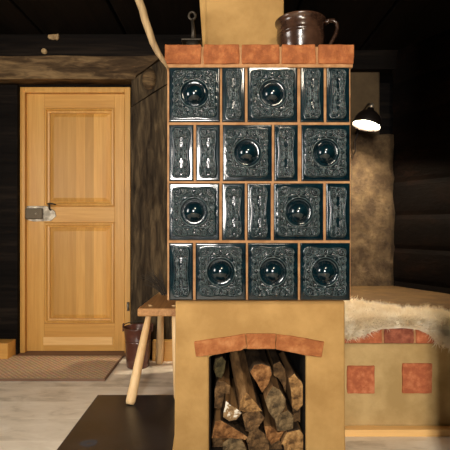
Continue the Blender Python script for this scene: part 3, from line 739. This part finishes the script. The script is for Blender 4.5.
def log(poly, Y, end, label, bark, d=(0, 0), length=.34, shrink=1.0):
    Y -= .03
    pts = [(X(x, 1.77), Z(y, 1.77)) for x, y in poly]
    cx = sum(p[0] for p in pts)/len(pts); cz = sum(p[1] for p in pts)/len(pts)
    lo = min(p[1] for p in pts)
    t = thing('firewood_log', (cx, Y, max(lo, .004)), label, 'firewood', 'firewood in the arch of the stove')
    n = len(pts)
    # denser outline with a little wobble, kept inside the polygon
    dn = []
    for k in range(n):
        a, c = Vector(pts[k]), Vector(pts[(k+1) % n])
        m_ = max(2, int((c-a).length/.012))
        for q in range(m_):
            p = a.lerp(c, q/m_); p = p+(Vector((cx, cz))-p)*(.02+.05*abs(noise.noise(Vector((p.x*60, p.y*60, Y)))))
            dn.append((p.x, max(p.y, .0045), k))
    body, brk, fac = MB(), MB(), MB()
    rows_ = 7; N = len(dn); R_ = []
    for r in range(rows_):
        f = r/(rows_-1); s = 1+(shrink-1)*f
        R_.append([Vector((cx+(x-cx)*s+d[0]*f+.003*noise.noise(Vector((x*30, f*4, z*30))), Y+length*f, max(.0045, cz+(z-cz)*s+d[1]*f))) for x, z, k in dn])
    def quads(m, ks, out):
        cache = {}
        def V(r, i):
            i %= N
            if (r, i) not in cache:
                v = R_[r][i].copy()
                if out:
                    dv = Vector((v.x-cx-d[0]*r/(rows_-1), 0, v.z-cz-d[1]*r/(rows_-1))); v += dv.normalized()*out
                    v.z = max(v.z, .0045)
                cache[(r, i)] = m.bm.verts.new(v)
            return cache[(r, i)]
        for i in range(N):
            if dn[i][2] in ks:
                for r in range(rows_-1): m.bm.faces.new((V(r, i), V(r+1, i), V(r+1, i+1), V(r, i+1)))
        return V
    V = quads(body, set(range(n)), 0)
    cap = body.bm.faces.new([V(rows_-1, i) for i in range(N)])
    fc = [V(0, i) for i in range(N)]; f0 = body.bm.faces.new(fc[::-1])
    bmesh.ops.recalc_face_normals(body.bm, faces=body.bm.faces)
    body.build('split_side', M['split'], t)
    # sawn end: shallow domed face just proud of the body
    rim = [fac.bm.verts.new((p.x, p.y-.0015, p.z)) for p in R_[0]]
    for q in (.66, .33):
        inn = [fac.bm.verts.new((cx+(p.x-cx)*q, p.y-.0025-.002*noise.noise(Vector((p.x*80, q*9, p.z*80))), cz+(p.z-cz)*q)) for p in R_[0]]
        for i in range(N): fac.bm.faces.new((rim[i], rim[(i+1) % N], inn[(i+1) % N], inn[i]))
        rim = inn
    fac.bm.faces.new(rim); bmesh.ops.recalc_face_normals(fac.bm, faces=fac.bm.faces)
    for f in fac.bm.faces:
        f.normal_update()
        if f.normal.y > 0: f.normal_flip()
    fac.build('sawn_end', ENDS[end], t)
    if bark:
        quads(brk, set(bark), .003); bmesh.ops.recalc_face_normals(brk.bm, faces=brk.bm.faces); ob = brk.build('bark', M['bark'], t)
        so = ob.modifiers.new('thick', 'SOLIDIFY'); so.thickness = .0025; so.offset = -1
Y0 = 1.80
logs = [
 # bottom row, resting on the floor
 ([(211, 455), (211, 441), (218, 437), (222, 444), (224, 455)], 1.86, 'brown', 'dark narrow log in the bottom left corner of the firewood pile', [0, 1]),
 ([(223, 455), (222, 443), (230, 437.5), (241, 437.5), (246, 446), (248, 455)], 1.80, 'grey', 'grey log lying flat in the bottom row, left of the arch middle', [2]),
 ([(249, 455), (246.5, 444), (250, 434), (258, 431), (266, 438), (270, 446), (270, 455)], 1.83, 'brown', 'dark brown log in the middle of the bottom row', [2, 3]),
 ([(271, 455), (270.5, 446.5), (279, 443), (283, 447), (284, 455)], 1.84, 'brown', 'small dark log end wedged low between larger bottom logs', []),
 ([(285, 455), (283.5, 445), (281, 442), (287, 431), (299, 428), (305.5, 436), (304, 455)], 1.79, 'tan', 'large tan log filling the bottom right corner of the arch', [3]),
 # second
 ([(211, 437), (215, 420), (221, 419), (236, 428), (248, 436), (246, 438.5), (232, 437)], 1.79, 'orange', 'long orange wedge lying aslant above the bottom left logs', [2, 3]),
 ([(266, 437.5), (264.5, 427), (271, 427.5), (281, 435), (285.5, 431), (280, 441.5), (271, 445.5)], 1.81, 'orange', 'small orange split piece squeezed beneath the dark right-hand log', []),
 ([(246, 431.5), (242, 414), (250, 411), (259, 410.5), (264, 418), (258, 428.5), (250, 432)], 1.80, 'brown', 'brown blocky log under the bright triangular end', [3]),
 ([(277, 431), (274.5, 418.5), (281, 412.5), (288, 410), (293.5, 416), (293, 428.5), (285, 431)], 1.80, 'grey', 'grey square-ended log under the oval log on the right', [3]),
 ([(222.5, 416), (226, 399), (231, 404.5), (237, 407), (241.5, 412), (236, 418.5), (229, 420)], 1.79, 'white', 'short log with white mould on its end at left', [4, 5]),
 # third
 ([(239, 409), (240, 399), (246, 390), (257, 402), (261.5, 409), (250, 409.7)], 1.78, 'tan', 'big split wedge with a bright triangular end, left of centre', [3]),
 ([(264, 398), (272, 383.5), (280, 388), (285, 397), (284, 406), (279, 412), (274, 417.5), (268, 409)], 1.78, 'grey', 'oval diamond-ended log in the middle right of the pile', [2, 3, 4]),
 ([(292, 408), (291, 391), (288, 378), (294, 373), (301, 381), (305.5, 392), (305.5, 403), (297, 411)], 1.80, 'tan', 'half-round log leaning against the right wall of the arch', [3, 4]),
 ([(250, 372), (254, 365), (262, 363.5), (270, 366.5), (272, 374), (268, 384), (262.5, 393), (257, 384)], 1.80, 'orange', 'orange-lit top log with rounded upper edge at the pile centre', [0, 1, 2, 3]),
 ([(213, 376), (215, 365), (222, 362.5), (226, 368), (224, 379), (221, 385), (216, 384)], 1.88, 'green', 'mossy dark log at the top left of the pile', [0, 1, 2]),
 ([(214, 397), (217.5, 386.5), (224.5, 387.5), (231, 392), (230, 401), (225, 398.5), (221.5, 415), (214, 416)], 1.87, 'brown', 'dark log behind the white-moulded one at the left wall', [0]),
 ([(276, 372), (283, 369), (288, 377), (290, 391), (289.5, 404), (286, 394), (281, 386.5), (276, 384)], 1.90, 'brown', 'dim log set back between the oval log and the right half-round', [0, 1]),
 ([(295, 429.5), (295, 416), (299, 412.5), (305, 406), (305.2, 431), (300, 427.5)], 1.86, 'brown', 'dark narrow log at the right wall above the large tan one', [0]),
]
for k, (poly, Y, end, label, bark) in enumerate(logs):
    # the big wedge's split side climbs back to the top of the pile
    log(poly, Y, end, label, bark, d=(-.036, .115) if k == 10 else (random.uniform(-.003, .003), 0), shrink=.95)
